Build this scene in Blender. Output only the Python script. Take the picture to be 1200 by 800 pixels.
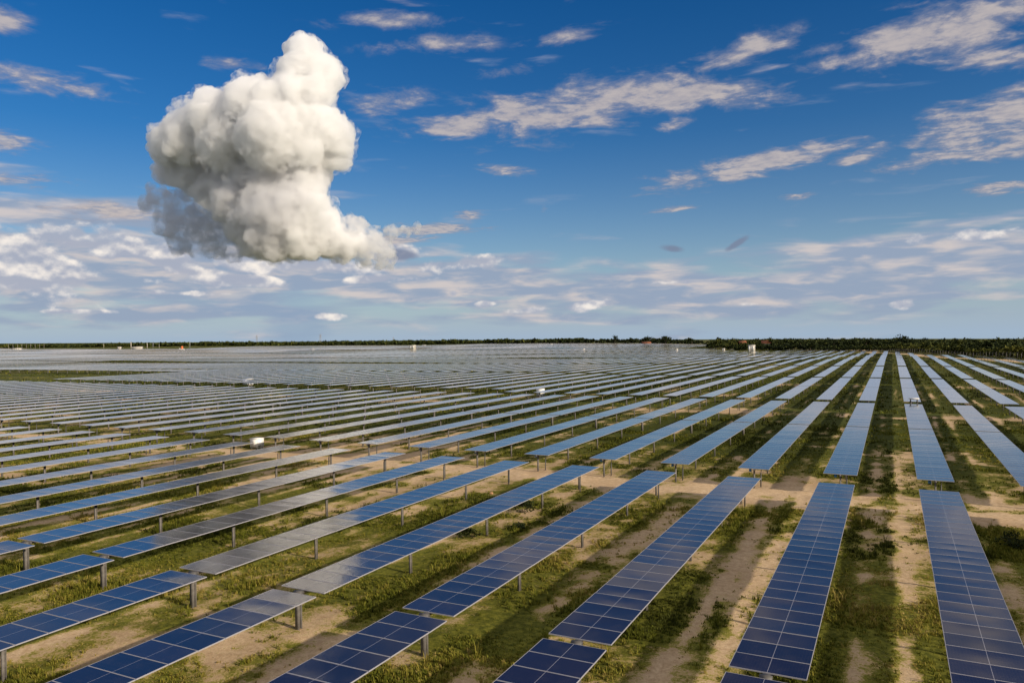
import bpy, math, random
import numpy as np
from mathutils import Vector, Matrix, noise as mnoise

random.seed(7)
RNG = np.random.default_rng(7)
R = math.radians
sc = bpy.context.scene
for o in list(bpy.data.objects):
    bpy.data.objects.remove(o)
COL = sc.collection

# ------------------------------------------------------------------ camera
PANEL_H = 1.40                       # panel plane above the ground
CAM_H = 8.964 + PANEL_H
YAW, PITCH, ROLL = R(26.573), R(-0.327), R(-0.657)
FPX = 890.8                          # focal length in pixels of a 1200 wide frame
cam = bpy.data.cameras.new('camera')
cam_o = bpy.data.objects.new('camera', cam)
COL.objects.link(cam_o)
sc.camera = cam_o
cam.sensor_width = 36.0
cam.lens = FPX * 36.0 / 1200.0
cam.clip_start, cam.clip_end = 0.5, 60000.0
fwd = Vector((-math.sin(YAW) * math.cos(PITCH), math.cos(YAW) * math.cos(PITCH), math.sin(PITCH)))
rgt = Vector((math.cos(YAW), math.sin(YAW), 0.0))
upv = rgt.cross(fwd)
cr, sr = math.cos(ROLL), math.sin(ROLL)
r2 = rgt * cr + upv * sr
u2 = upv * cr - rgt * sr
cam_o.matrix_world = Matrix(((r2.x, u2.x, -fwd.x, 0), (r2.y, u2.y, -fwd.y, 0), (r2.z, u2.z, -fwd.z, CAM_H), (0, 0, 0, 1)))

# ------------------------------------------------------------------ light, exposure
SUN_DIR = Vector((3.45, -0.55, 1.40)).normalized()
SUN_EL = math.asin(SUN_DIR.z)
SUN_ROT = math.atan2(SUN_DIR.x, SUN_DIR.y)
sun = bpy.data.lights.new('sun', 'SUN')
sun.energy, sun.angle, sun.color = 4.3, R(1.2), (1.0, 0.87, 0.69)
sun_o = bpy.data.objects.new('sun', sun)
sun_o.rotation_euler = SUN_DIR.to_track_quat('Z', 'Y').to_euler()
COL.objects.link(sun_o)
vs = sc.view_settings
vs.view_transform, vs.look, vs.exposure, vs.gamma = 'Standard', 'None', 0.36, 1.0
sc.render.engine = 'CYCLES'
cy = sc.cycles
cy.max_bounces, cy.diffuse_bounces, cy.glossy_bounces, cy.transmission_bounces, cy.transparent_max_bounces = 16, 2, 3, 2, 8
cy.volume_bounces = 14
cy.volume_max_steps = 256
cy.caustics_reflective = cy.caustics_refractive = False
cy.sample_clamp_indirect = 6.0
try:
    cy.use_denoising = True
    cy.denoiser = 'OPENIMAGEDENOISE'
except Exception:
    pass


class NT:
    """Small helper to wire shader nodes."""
    def __init__(s, tree):
        s.t = tree

    def n(s, kind, **kw):
        nd = s.t.nodes.new(kind)
        for k, v in kw.items():
            setattr(nd, k, v)
        return nd

    def put(s, sock, v):
        if isinstance(v, bpy.types.NodeSocket):
            s.t.links.new(v, sock)
        elif v is not None:
            sock.default_value = v

    def m(s, op, a, b=None, c=None, clamp=False):
        nd = s.n('ShaderNodeMath', operation=op, use_clamp=clamp)
        for i, v in enumerate((a, b, c)):
            s.put(nd.inputs[i], v)
        return nd.outputs[0]

    def mix(s, f, a, b):
        nd = s.n('ShaderNodeMix', data_type='RGBA')
        s.put(nd.inputs[0], f)
        s.put(nd.inputs[6], a if isinstance(a, bpy.types.NodeSocket) else (*a, 1))
        s.put(nd.inputs[7], b if isinstance(b, bpy.types.NodeSocket) else (*b, 1))
        return nd.outputs[2]

    def smooth(s, v, lo, hi):
        nd = s.n('ShaderNodeMapRange', interpolation_type='SMOOTHSTEP')
        s.put(nd.inputs[0], v)
        s.put(nd.inputs[1], lo)
        s.put(nd.inputs[2], hi)
        return nd.outputs[0]

    def noise(s, vec, scale, detail=6.0, rough=0.55, dist=0.0, lac=2.0):
        nd = s.n('ShaderNodeTexNoise')
        s.put(nd.inputs['Vector'], vec)
        nd.inputs['Scale'].default_value = scale
        nd.inputs['Detail'].default_value = detail
        nd.inputs['Roughness'].default_value = rough
        nd.inputs['Distortion'].default_value = dist
        nd.inputs['Lacunarity'].default_value = lac
        return nd.outputs[0]

    def xyz(s, x, y, z):
        nd = s.n('ShaderNodeCombineXYZ')
        for i, v in enumerate((x, y, z)):
            s.put(nd.inputs[i], v)
        return nd.outputs[0]

    def sep(s, v):
        nd = s.n('ShaderNodeSeparateXYZ')
        s.put(nd.inputs[0], v)
        return nd.outputs


# ------------------------------------------------------------------ sky
world = bpy.data.worlds.new('World')
sc.world = world
world.use_nodes = True
wt = NT(world.node_tree)
bg = world.node_tree.nodes['Background']
bg.inputs[1].default_value = 1.0
tc = wt.n('ShaderNodeTexCoord').outputs['Generated']
dx, dy, dz = wt.sep(tc)
zc = wt.m('MAXIMUM', dz, 0.004)
sky = wt.n('ShaderNodeTexSky', sky_type='NISHITA', sun_disc=False, sun_elevation=SUN_EL, sun_rotation=SUN_ROT,
           air_density=1.0, dust_density=0.2, ozone_density=3.0, altitude=0.0)
wt.put(sky.inputs[0], wt.xyz(dx, dy, zc))
hs = wt.n('ShaderNodeHueSaturation')
hs.inputs['Saturation'].default_value = 1.55
hs.inputs['Hue'].default_value = 0.512
hs.inputs['Value'].default_value = 0.063
wt.put(hs.inputs['Color'], sky.outputs[0])
# azimuth (degrees right of the row direction, plus 26.573) and elevation of a sky direction
az = wt.m('ADD', wt.m('MULTIPLY', wt.m('ARCTAN2', dx, dy), 57.29578), 26.573)
el = wt.m('MULTIPLY', wt.m('ARCSINE', dz), 57.29578)


def blobs(lst):
    acc = None
    for a0, e0, ra, re, rot, w in lst:
        da = wt.m('SUBTRACT', az, a0)
        de = wt.m('SUBTRACT', el, e0)
        c, s_ = math.cos(R(rot)), math.sin(R(rot))
        p = wt.m('MULTIPLY', wt.m('ADD', wt.m('MULTIPLY', da, c), wt.m('MULTIPLY', de, s_)), 1 / ra)
        q = wt.m('MULTIPLY', wt.m('SUBTRACT', wt.m('MULTIPLY', de, c), wt.m('MULTIPLY', da, s_)), 1 / re)
        d = wt.m('ADD', wt.m('MULTIPLY', p, p), wt.m('MULTIPLY', q, q))
        g = wt.m('MULTIPLY', wt.m('EXPONENT', wt.m('MULTIPLY', d, -1.0)), w)
        acc = g if acc is None else wt.m('MAXIMUM', acc, g)
    return acc


sky_col = hs.outputs[0]
# pale air low over the horizon
air = wt.m('EXPONENT', wt.m('MULTIPLY', wt.m('MAXIMUM', el, 0.0), -1 / 6.5))
sky_col = wt.mix(wt.m('MULTIPLY', air, 0.97), sky_col, (0.275, 0.360, 0.465))
# layered cloud bank above the horizon
bank_v = wt.xyz(wt.m('MULTIPLY', az, 0.05), wt.m('MULTIPLY', el, 0.30), 0.0)
bn = wt.noise(bank_v, 2.6, 6, 0.50, 0.4)
bn2 = wt.noise(wt.xyz(wt.m('MULTIPLY', az, 0.085), wt.m('MULTIPLY', el, 0.42), 4.2), 3.4, 6, 0.50, 0.3)
bank_m = blobs([(-24, 5.0, 17, 3.6, 0, 1.0), (-6, 4.2, 15, 2.4, 0, 0.95), (9, 3.2, 14, 2.2, 0, 0.98),
                (26, 4.0, 16, 2.7, 5, 1.12), (-30, 8.3, 8, 1.6, 0, 0.9), (55, 5, 20, 4, 0, 1.0), (-55, 6, 20, 5, 0, 1.0), (-24, 2.0, 16, 1.1, 0, .82), (10, 1.5, 24, .8, 0, .74)])
bank_a = wt.smooth(wt.m('ADD', bank_m, wt.m('MULTIPLY', wt.m('SUBTRACT', bn, 0.5), 1.9)), 0.20, 0.76)
bank_c = wt.mix(wt.smooth(bn2, 0.42, 0.72), (0.235, 0.29, 0.39), (0.50, 0.45, 0.44))
sky_col = wt.mix(wt.m('MULTIPLY', bank_a, 0.93), sky_col, bank_c)
# faint grey veil of rain below the big cloud
veil = blobs([(-15.8, 1.2, 2.4, 2.9, 8, 1.0), (-19.5, 2.6, 4.5, 1.2, 0, 0.7)])
sky_col = wt.mix(wt.m('MULTIPLY', wt.smooth(wt.m('ADD', veil, wt.m('MULTIPLY', wt.m('SUBTRACT', bn, 0.5), 0.6)), 0.15, 0.9), 0.55), sky_col, (0.205, 0.285, 0.40))
# heaped white clouds low on the left, pale ones in the middle
puff_v = wt.xyz(wt.m('MULTIPLY', az, 0.11), wt.m('MULTIPLY', el, 0.16), 7.7)
pn = wt.noise(puff_v, 3.4, 7, 0.52, 0.0)
pn2 = wt.noise(wt.xyz(wt.m('SUBTRACT', wt.m('MULTIPLY', az, 0.11), 0.0), wt.m('ADD', wt.m('MULTIPLY', el, 0.16), 0.055), 7.7), 3.4, 3, 0.45, 0.0)
puff_m = blobs([(-29, 6.5, 5.5, 1.1, -8, 1.05), (-33, 5.3, 5.2, 2.4, -25, 1.2), (-24, 5.4, 6.5, 1.1, -22, 1.15), (-18.5, 5.5, 5.0, 0.9, -5, 1.1),
                (-14, 5.3, 5, 0.8, 0, 1.0), (-20, 4.2, 6, 0.6, 0, .95), (-9, 6.4, 3.2, 1.0, 0, 0.9), (-4, 5.5, 4.2, 0.8, 6, 0.9), (-9, 4.4, 5, 0.5, 0, .8),
                (-1.9, 2.5, 1.2, .35, 0, .9), (5.5, 2.3, 2.6, .55, 10, 1.0), (1.0, 2.0, 3.0, .4, 0, .8), (-4.4, 3.3, 0.8, .4, 0, .9),
                (-13.4, 1.7, 1.6, .35, 0, .85), (31, 6.2, 3.6, .6, 0, .95), (27.0, 1.9, 1.0, .45, 0, 1.0), (17, 2.2, 1.6, .35, 0, .85),
                (12, 3.9, 2.2, .35, 0, .8), (-30, 2.0, 2.6, .25, 0, .85), (-22, 3.3, 5.0, .3, 0, .8)])
puff_a = wt.smooth(wt.m('ADD', puff_m, wt.m('MULTIPLY', wt.m('SUBTRACT', pn, 0.5), 1.7)), 0.50, 0.80)
puff_l = wt.smooth(wt.m('SUBTRACT', pn, pn2), -0.06, 0.16)
puff_c = wt.mix(puff_l, (0.31, 0.335, 0.41), (0.80, 0.73, 0.655))
sky_col = wt.mix(wt.m('MULTIPLY', puff_a, 0.9), sky_col, puff_c)
# thin drifting clouds higher up, projected onto a high cloud deck
den = wt.m('ADD', zc, 0.05)
deck = wt.xyz(wt.m('DIVIDE', dx, den), wt.m('DIVIDE', dy, den), 0.0)
sn = wt.noise(deck, 4.2, 9, 0.60, 0.5)
sn2 = wt.noise(deck, 15.0, 7, 0.62, 0.2)
snm = wt.m('ADD', wt.m('MULTIPLY', sn, 0.76), wt.m('MULTIPLY', sn2, 0.24))
str_m = blobs([(4.0, 16.6, 9.0, 1.9, 6, 1.05), (11.5, 17.3, 8.0, 1.5, -4, 1.05), (-4.0, 15.5, 5.0, 1.0, 3, .95), (18.3, 12.0, 7.5, .95, 7, 1.1), (12.5, 11.0, 3.6, .6, 5, .85),
               (33, 13.2, 5.0, 2.0, 6, 1.1), (32, 11.4, 6.5, .9, 2, .95), (29.5, 18.9, 7.5, 1.7, 4, 1.1), (24, 18.2, 4.0, .7, 4, .9), (16.5, 19.3, 5.0, 1.0, 10, .82),
               (32.8, 16.6, 2.6, .8, 3, .95), (32.5, 9.0, 2.4, .4, 0, 1.0), (-0.5, 12.5, 2.3, .5, -4, .95), (12.5, 15.2, 1.8, .5, 4, .85),
               (-31.5, 16.3, 4.2, .8, -5, 1.0), (-34.0, 19.3, 1.8, .9, 0, 1.0), (-34, 12.5, 2.8, .9, 0, .95), (-33, 10.2, 2.8, .5, 0, .95),
               (-9.5, 17.0, 3.8, .9, 4, .9), (-9, 22.4, 4.8, .7, 3, .92), (-6, 20.9, 4.5, .8, 3, .85), (4.6, 21.3, 3.4, .8, 8, .85), (-20, 18.9, 2.5, .5, 0, .8), (0, 19.2, 2.6, .5, 5, .8),
               (-27, 8.6, 5.2, .7, 0, .9), (14, 25.5, 10, 1.5, 5, .9), (-24, 29, 9, 2.0, 0, .95), (30, 29, 9, 2.5, 5, .95), (4, 38, 16, 2.5, 0, .9), (-35, 40, 16, 3, 0, .9), 
               (12, 9.2, 2.2, .3, 0, .8), (20.5, 9.6, 1.2, .3, 0, .85), (24.5, 11.7, 2.6, .5, 4, .85), (2.5, 9.5, .5, .4, 0, .85), (-3.0, 9.2, 1.4, .5, 10, .75), (-6.0, 8.1, 4.6, .55, 2, 1.0), (-8.5, 7.3, 2.6, .6, 0, .9)])
str_a = wt.smooth(wt.m('ADD', str_m, wt.m('MULTIPLY', wt.m('SUBTRACT', snm, 0.5), 2.9)), 0.28, 1.02)
over = wt.smooth(wt.m('ADD', el, wt.m('MULTIPLY', wt.m('SUBTRACT', sn, 0.5), 30.0)), 38.0, 54.0)   # unseen bright cloud added overhead to fill the shadows
back = wt.m('MULTIPLY', wt.smooth(wt.m('ABSOLUTE', az), 75.0, 115.0), wt.smooth(wt.m('ADD', sn, wt.m('MULTIPLY', el, 0.002)), 0.40, 0.60))  # more unseen cloud, added behind the camera as fill light
over = wt.m('MAXIMUM', over, back)
str_a = wt.m('MULTIPLY', str_a, wt.smooth(str_m, 0.04, 0.30))
str_c = wt.mix(wt.smooth(wt.m('ADD', wt.m('MULTIPLY', str_a, 0.45), wt.m('MULTIPLY', sn2, 0.9)), 0.60, 1.05), (0.235, 0.235, 0.29), (0.44, 0.39, 0.37))
sky_col = wt.mix(wt.m('MULTIPLY', str_a, 0.86), sky_col, str_c)
sky_col = wt.mix(wt.m('MULTIPLY', over, 0.85), sky_col, wt.mix(sn2, (0.46, 0.43, 0.42), (0.80, 0.74, 0.68)))
# two small dark scraps
dk_m = blobs([(-8.2, 6.2, 1.7, .55, -5, .95), (12.0, 6.35, 1.25, .40, -8, 1.0), (16.5, 6.5, 1.1, .32, 30, 1.0)])
dk_a = wt.smooth(wt.m('ADD', dk_m, wt.m('MULTIPLY', wt.m('SUBTRACT', pn, 0.5), 1.2)), 0.45, 0.9)
sky_col = wt.mix(wt.m('MULTIPLY', dk_a, 0.8), sky_col, (0.15, 0.18, 0.26))
wt.put(bg.inputs[0], sky_col)


# ------------------------------------------------------------------ helpers
def mat(name, color=(0.5, 0.5, 0.5), rough=0.6, metal=0.0, spec=0.5):
    m = bpy.data.materials.new(name)
    m.use_nodes = True
    b = m.node_tree.nodes['Principled BSDF']
    b.inputs['Base Color'].default_value = (*color, 1)
    b.inputs['Roughness'].default_value = rough
    b.inputs['Metallic'].default_value = metal
    b.inputs['Specular IOR Level'].default_value = spec
    return m


def mottled(name, c1, c2, scale, rough=0.7, spec=0.3):
    m = mat(name, c1, rough, 0.0, spec)
    t = NT(m.node_tree)
    v = t.n('ShaderNodeTexCoord').outputs['Object']
    f = t.smooth(t.noise(v, scale, 5, 0.6), 0.35, 0.65)
    t.put(m.node_tree.nodes['Principled BSDF'].inputs['Base Color'], t.mix(f, c1, c2))
    return m


def np_mesh(name, verts, quads=None, tris=None, mats=(), mat_idx=None, uv=None, smooth=False, attrs=None):
    """A mesh from numpy arrays; faces are all the quads, then all the tris."""
    me = bpy.data.meshes.new(name)
    verts = np.asarray(verts, np.float32).reshape(-1, 3)
    q = np.zeros((0, 4), np.int32) if quads is None else np.asarray(quads, np.int32).reshape(-1, 4)
    t = np.zeros((0, 3), np.int32) if tris is None else np.asarray(tris, np.int32).reshape(-1, 3)
    me.vertices.add(len(verts))
    me.vertices.foreach_set('co', verts.ravel())
    loops = np.concatenate([q.ravel(), t.ravel()])
    me.loops.add(len(loops))
    me.loops.foreach_set('vertex_index', loops)
    starts = np.concatenate([np.arange(len(q)) * 4, len(q) * 4 + np.arange(len(t)) * 3]).astype(np.int32)
    me.polygons.add(len(starts))
    me.polygons.foreach_set('loop_start', starts)
    for m in mats:
        me.materials.append(m)
    if mat_idx is not None:
        me.polygons.foreach_set('material_index', np.asarray(mat_idx, np.int32))
    if smooth is not False:
        s = np.ones(len(starts), bool) if smooth is True else np.asarray(smooth, bool)
        me.polygons.foreach_set('use_smooth', s)
    if uv is not None:
        l = me.uv_layers.new(name='UVMap')
        l.data.foreach_set('uv', np.asarray(uv, np.float32).ravel())
    for k, a in (attrs or {}).items():
        at = me.attributes.new(k, 'FLOAT', 'POINT')
        at.data.foreach_set('value', np.asarray(a, np.float32))
    me.update(calc_edges=True)
    me.validate()
    return me


class MB:
    """Collects boxes, plates and tubes into one mesh."""
    def __init__(s):
        s.v, s.q, s.t, s.mi = [], [], [], []

    def box(s, c, d, mi=0, M=None):
        x, y, z = (k / 2 for k in d)
        p = [(-x, -y, -z), (x, -y, -z), (x, y, -z), (-x, y, -z), (-x, -y, z), (x, -y, z), (x, y, z), (-x, y, z)]
        return s.hexa([(M @ Vector(a) if M else Vector(a)) + Vector(c) for a in p], mi)

    def hexa(s, p, mi=0):
        b = len(s.v)
        s.v += [tuple(a) for a in p]
        for f in ((0, 3, 2, 1), (4, 5, 6, 7), (0, 1, 5, 4), (1, 2, 6, 5), (2, 3, 7, 6), (3, 0, 4, 7)):
            s.q.append([b + i for i in f])
            s.mi.append(mi)
        return s

    def bar(s, a, b, w, h=None, mi=0):
        a, b = Vector(a), Vector(b)
        d = b - a
        M = d.to_track_quat('Z', 'Y').to_matrix()
        return s.box((a + b) / 2, (w, h or w, d.length), mi, M)

    def tube(s, a, b, r, n=10, mi=0, r2=None):
        a, b = Vector(a), Vector(b)
        M = (b - a).to_track_quat('Z', 'Y').to_matrix()
        o = len(s.v)
        for P, rr in ((a, r), (b, r if r2 is None else r2)):
            for i in range(n):
                w = 2 * math.pi * i / n
                s.v.append(tuple(P + M @ Vector((math.cos(w) * rr, math.sin(w) * rr, 0))))
        for i in range(n):
            s.q.append([o + i, o + (i + 1) % n, o + n + (i + 1) % n, o + n + i])
            s.mi.append(mi)
        for P, off in ((a, 0), (b, n)):
            k = len(s.v)
            s.v.append(tuple(P))
            for i in range(n):
                f = [o + off + (i + 1) % n, o + off + i, k]
                s.t.append(f if off == 0 else f[::-1])
        return s

    def mesh(s, name, *mats):
        mi = s.mi + [0] * len(s.t)
        return np_mesh(name, s.v, s.q, s.t or None, mats, mi)


def link(name, me, parent=None, loc=(0, 0, 0), rot=None):
    o = bpy.data.objects.new(name, me)
    COL.objects.link(o)
    if parent is not None:
        o.parent = parent
    o.location = loc
    if rot is not None:
        o.rotation_euler = rot
    return o


def tag(o, label=None, cat=None, group=None, kind=None):
    for k, v in (('label', label), ('category', cat), ('group', group), ('kind', kind)):
        if v:
            o[k] = v
    return o


def thing(name, label, cat, loc=(0, 0, 0), rz=0.0, group=None):
    return tag(link(name, None, None, loc, (0, 0, rz)), label, cat, group)


def hash2(ix, iy, seed):
    h = (ix.astype(np.int64) * 374761393 + iy.astype(np.int64) * 668265263 + seed * 1442695041) & 0xFFFFFFFF
    h = ((h ^ (h >> 13)) * 1274126177) & 0xFFFFFFFF
    return ((h ^ (h >> 16)) & 0xFFFFFF) / float(0xFFFFFF)


def vnoise(x, y, seed=0):
    ix, iy = np.floor(x), np.floor(y)
    fx, fy = x - ix, y - iy
    fx, fy = fx * fx * (3 - 2 * fx), fy * fy * (3 - 2 * fy)
    a, b = hash2(ix, iy, seed), hash2(ix + 1, iy, seed)
    c, d = hash2(ix, iy + 1, seed), hash2(ix + 1, iy + 1, seed)
    return (a * (1 - fx) + b * fx) * (1 - fy) + (c * (1 - fx) + d * fx) * fy


def fbm(x, y, seed=0, octv=4, gain=0.5):
    s, a, n = 0, 1.0, 0
    for i in range(octv):
        s = s + a * vnoise(x * 2 ** i + 17.3 * i, y * 2 ** i - 9.1 * i, seed + i)
        n += a
        a *= gain
    return s / n


def sstep(v, lo, hi):
    t = np.clip((v - lo) / (hi - lo), 0, 1)
    return t * t * (3 - 2 * t)


def cam_coords(x, y):
    """Distance ahead of the photographer and sideways, for ground points."""
    zc_ = -math.sin(YAW) * x + math.cos(YAW) * y
    xc_ = math.cos(YAW) * x + math.sin(YAW) * y
    return xc_, zc_


def terrain(x, y):
    x, y = np.asarray(x, float), np.asarray(y, float)
    xc, zc_ = cam_coords(x, y)
    zz = np.maximum(zc_, 1.0)
    a = np.clip(xc / zz, -0.9, 0.9)
    ramp = sstep(zz, 170, 420)
    roll = (fbm(x / 190 + 5, y / 130 + 3, 11, 3) - 0.5) * 5.6 * ramp
    z0 = 470 + 480 * (1 - sstep(a, 0.10, 0.30))
    slope = 0.0079 * np.clip(a / 0.673 + 1, 0, 2.4) / 2
    drop = slope * np.maximum(0, np.hypot(xc, zc_) - z0)
    return roll - np.where(zc_ > 0, drop, 0)


ROW0, PITCH_M = -3.042, 5.333        # row 0's centre line, spacing of the rows

# ------------------------------------------------------------------ ground
def veg_density(x, y):
    """0 bare sand .. 1 thick green, for ground points."""
    r = ((x - ROW0) / PITCH_M) % 1.0                       # 0 under a row, 0.5 midway between two
    n1 = fbm(x / 5.0, y / 9.0, 1, 4)
    n2 = fbm(x / 1.3, y / 1.7, 2, 3)
    n3 = fbm(x / 22.0, y / 26.0, 3, 3)
    n4 = fbm(x / 0.55, y / 0.7, 4, 3)
    v = 0.60 + 1.1 * (n1 - 0.5) + 1.3 * (n2 - 0.5) + 0.8 * (n3 - 0.5) + 0.55 * (n4 - 0.5)
    wob = 0.05 * (fbm(x * 0 + np.floor((x - ROW0) / PITCH_M), y / 8.0, 5, 2) - 0.5)
    wear = 0.25 + 1.0 * sstep(fbm(np.floor((x - ROW0) / PITCH_M) * 3.7, y / 16.0, 6, 2), 0.30, 0.70)
    for c in (0.36, 0.64):
        v -= (0.08 + 0.34 * sstep(fbm(x / 2.5, y / 4.5, 61, 3), 0.40, 0.62)) * wear * np.exp(-((r - c - wob) / 0.055) ** 2)
    v += 0.16 * np.exp(-((r - 0.5) / 0.07) ** 2) + 0.22 * np.exp(-((r - 0.18) / 0.10) ** 2)
    v += 0.24 * sstep(y, 55, 80)                            # greener beyond the first track
    v -= 0.07 * (1 - sstep(y, 42, 58)) * sstep(x, -34, -16)    # sandier at the near right
    # bare sandy tracks across the rows
    wv = 2.2 * (fbm(x / 14.0, y * 0 + 1.5, 8, 3) - 0.5)
    for c, w, k in ((51.6, 2.5, 0.95), (104.5, 4.0, 0.75), (162.5, 4.0, 0.45)):
        v -= k * np.exp(-((y - c - wv) / (w * (0.55 + 0.45 * sstep(x, -40, -12)))) ** 2) * (0.55 + 0.45 * sstep(x, -34, -14)) * (0.25 + 1.3 * sstep(fbm(x / 5.0, y / 2.6, 9, 3), 0.32, 0.62))
    # bare patches near the posts in the foreground
    for px, py, rx, ry in ((-11.6, 19.3, 1.7, 2.4), (-16.8, 17.5, 1.5, 4.5), (-31.2, 16.8, 1.6, 5.5), (-22.2, 16.0, 1.1, 5.5), (-5.3, 27.0, 1.5, 5.0), (-11.2, 29.0, 1.4, 2.6), (-6.9, 21.0, 1.3, 3.6), (-5.9, 33.0, 1.5, 6.0), (-10.8, 40.0, 1.2, 4.0), (-0.4, 24.0, 0.9, 5.0), (0.6, 36.0, 0.7, 6.0)):
        v -= (0.26 + 0.38 * sstep(n2, 0.40, 0.62)) * np.exp(-((x - px) / rx) ** 2 - ((y - py) / ry) ** 2)
    xc, zc_ = cam_coords(x, y)
    far = sstep(zc_, 110, 260)
    v = v * (1 - far) + (0.68 + 0.5 * (n3 - 0.5) + 0.3 * (n1 - 0.5)) * far
    # perimeter track along the slanting right hand boundary
    bd = (y - 470 + 4.6 * (x + 2.4)) / 4.7
    v -= 0.9 * np.exp(-((bd - 6) / 4.0) ** 2) * (x > -80) * (y > 150)
    return np.clip(v, 0, 1)


def axis(lo, a, b, hi, step, grow=1.09, maxstep=900.0):
    mid = list(np.arange(a, b + step * 0.5, step))
    up_, s = [], step
    p = mid[-1]
    while p < hi:
        s = min(s * grow, maxstep)
        p += s
        up_.append(p)
    dn, s, p = [], step, mid[0]
    while p > lo:
        s = min(s * grow, maxstep)
        p -= s
        dn.append(p)
    return np.array(dn[::-1] + mid + up_)


gx = axis(-16000, -62, 22, 16000, 0.2)
gy = axis(-2500, 10, 76, 24000, 0.2)
GX, GY = np.meshgrid(gx, gy)
veg = veg_density(GX, GY)
bump = (fbm(GX / 0.9, GY / 0.9, 21, 3) - 0.5) * 0.10 + (fbm(GX / 6, GY / 6, 22, 2) - 0.5) * 0.16
GZ = terrain(GX, GY) + bump * (1 - sstep(np.hypot(GX, GY), 80, 140))
nx, ny = len(gx), len(gy)
idx = np.arange(nx * ny).reshape(ny, nx)
quads = np.stack([idx[:-1, :-1], idx[:-1, 1:], idx[1:, 1:], idx[1:, :-1]], -1).reshape(-1, 4)

g_mat = mat('ground_soil', (0.3, 0.25, 0.15), 0.95, 0, 0.1)
t = NT(g_mat.node_tree)
gb = g_mat.node_tree.nodes['Principled BSDF']
pos = t.n('ShaderNodeNewGeometry').outputs['Position']
va = t.n('ShaderNodeAttribute', attribute_name='veg').outputs['Fac']
nA = t.noise(pos, 0.9, 7, 0.65)
nB = t.noise(pos, 3.6, 8, 0.72)
nC = t.noise(pos, 0.12, 5, 0.6)
v = t.m('ADD', va, t.m('ADD', t.m('MULTIPLY', t.m('SUBTRACT', nA, 0.5), 0.75), t.m('MULTIPLY', t.m('SUBTRACT', nB, 0.5), 0.95)))
sand = t.mix(t.smooth(nB, 0.3, 0.7), (0.40, 0.275, 0.155), (0.60, 0.445, 0.285))
sand = t.mix(t.smooth(nC, 0.5, 0.75), sand, (0.38, 0.255, 0.145))
straw = t.mix(t.smooth(nA, 0.35, 0.65), (0.40, 0.30, 0.115), (0.27, 0.225, 0.055))
green = t.mix(t.smooth(nB, 0.35, 0.7), (0.062, 0.070, 0.009), (0.20, 0.19, 0.028))
yy = t.sep(pos)[1]
lush = t.smooth(t.m('ADD', yy, t.m('MULTIPLY', t.m('SUBTRACT', nC, 0.5), 40.0)), 46.0, 80.0)
green = t.mix(lush, green, t.mix(t.smooth(nB, 0.35, 0.7), (0.036, 0.046, 0.007), (0.085, 0.092, 0.015)))
straw = t.mix(t.m('MULTIPLY', lush, 0.8), straw, (0.12, 0.11, 0.022))
nD = t.noise(pos, 14.0, 5, 0.75)
v = t.m('ADD', v, t.m('MULTIPLY', t.m('SUBTRACT', nD, 0.5), 1.35))
sand = t.mix(t.m('MULTIPLY', t.smooth(nD, 0.52, 0.66), 0.55), sand, (0.22, 0.145, 0.075))
c = t.mix(t.smooth(v, 0.26, 0.44), sand, straw)
c = t.mix(t.smooth(v, 0.42, 0.66), c, green)
t.put(gb.inputs['Base Color'], c)
bp = t.n('ShaderNodeBump')
bp.inputs['Strength'].default_value = 0.6
bp.inputs['Distance'].default_value = 0.06
t.put(bp.inputs['Height'], t.noise(pos, 7.0, 9, 0.75))
t.put(gb.inputs['Normal'], bp.outputs[0])
ground = link('ground', np_mesh('ground', np.stack([GX, GY, GZ], -1), quads, None, (g_mat,), None, None, True, {'veg': veg.ravel()}))
tag(ground, kind='structure')

# ------------------------------------------------------------------ grass tufts (stuff)
grass_mat = mat('grass_blades', (0.08, 0.09, 0.02), 0.75, 0, 0.15)
t = NT(grass_mat.node_tree)
ta = t.n('ShaderNodeAttribute', attribute_name='tint').outputs['Fac']
rmp = t.n('ShaderNodeValToRGB')
cr_ = rmp.color_ramp
cr_.elements[0].position, cr_.elements[0].color = 0.0, (0.044, 0.050, 0.007, 1)
cr_.elements[1].position, cr_.elements[1].color = 1.0, (0.40, 0.29, 0.10, 1)
for p_, c_ in ((0.35, (0.125, 0.138, 0.013, 1)), (0.65, (0.28, 0.24, 0.038, 1)), (0.82, (0.30, 0.23, 0.06, 1))):
    e = cr_.elements.new(p_)
    e.color = c_
t.put(rmp.inputs[0], ta)
t.put(grass_mat.node_tree.nodes['Principled BSDF'].inputs['Base Color'], rmp.outputs[0])
out = grass_mat.node_tree.nodes['Material Output']
tr = t.n('ShaderNodeBsdfTranslucent')
t.put(tr.inputs[0], rmp.outputs[0])
ms = t.n('ShaderNodeMixShader')
ms.inputs[0].default_value = 0.3
t.put(ms.inputs[1], grass_mat.node_tree.nodes['Principled BSDF'].outputs[0])
t.put(ms.inputs[2], tr.outputs[0])
t.put(out.inputs[0], ms.outputs[0])


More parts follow.
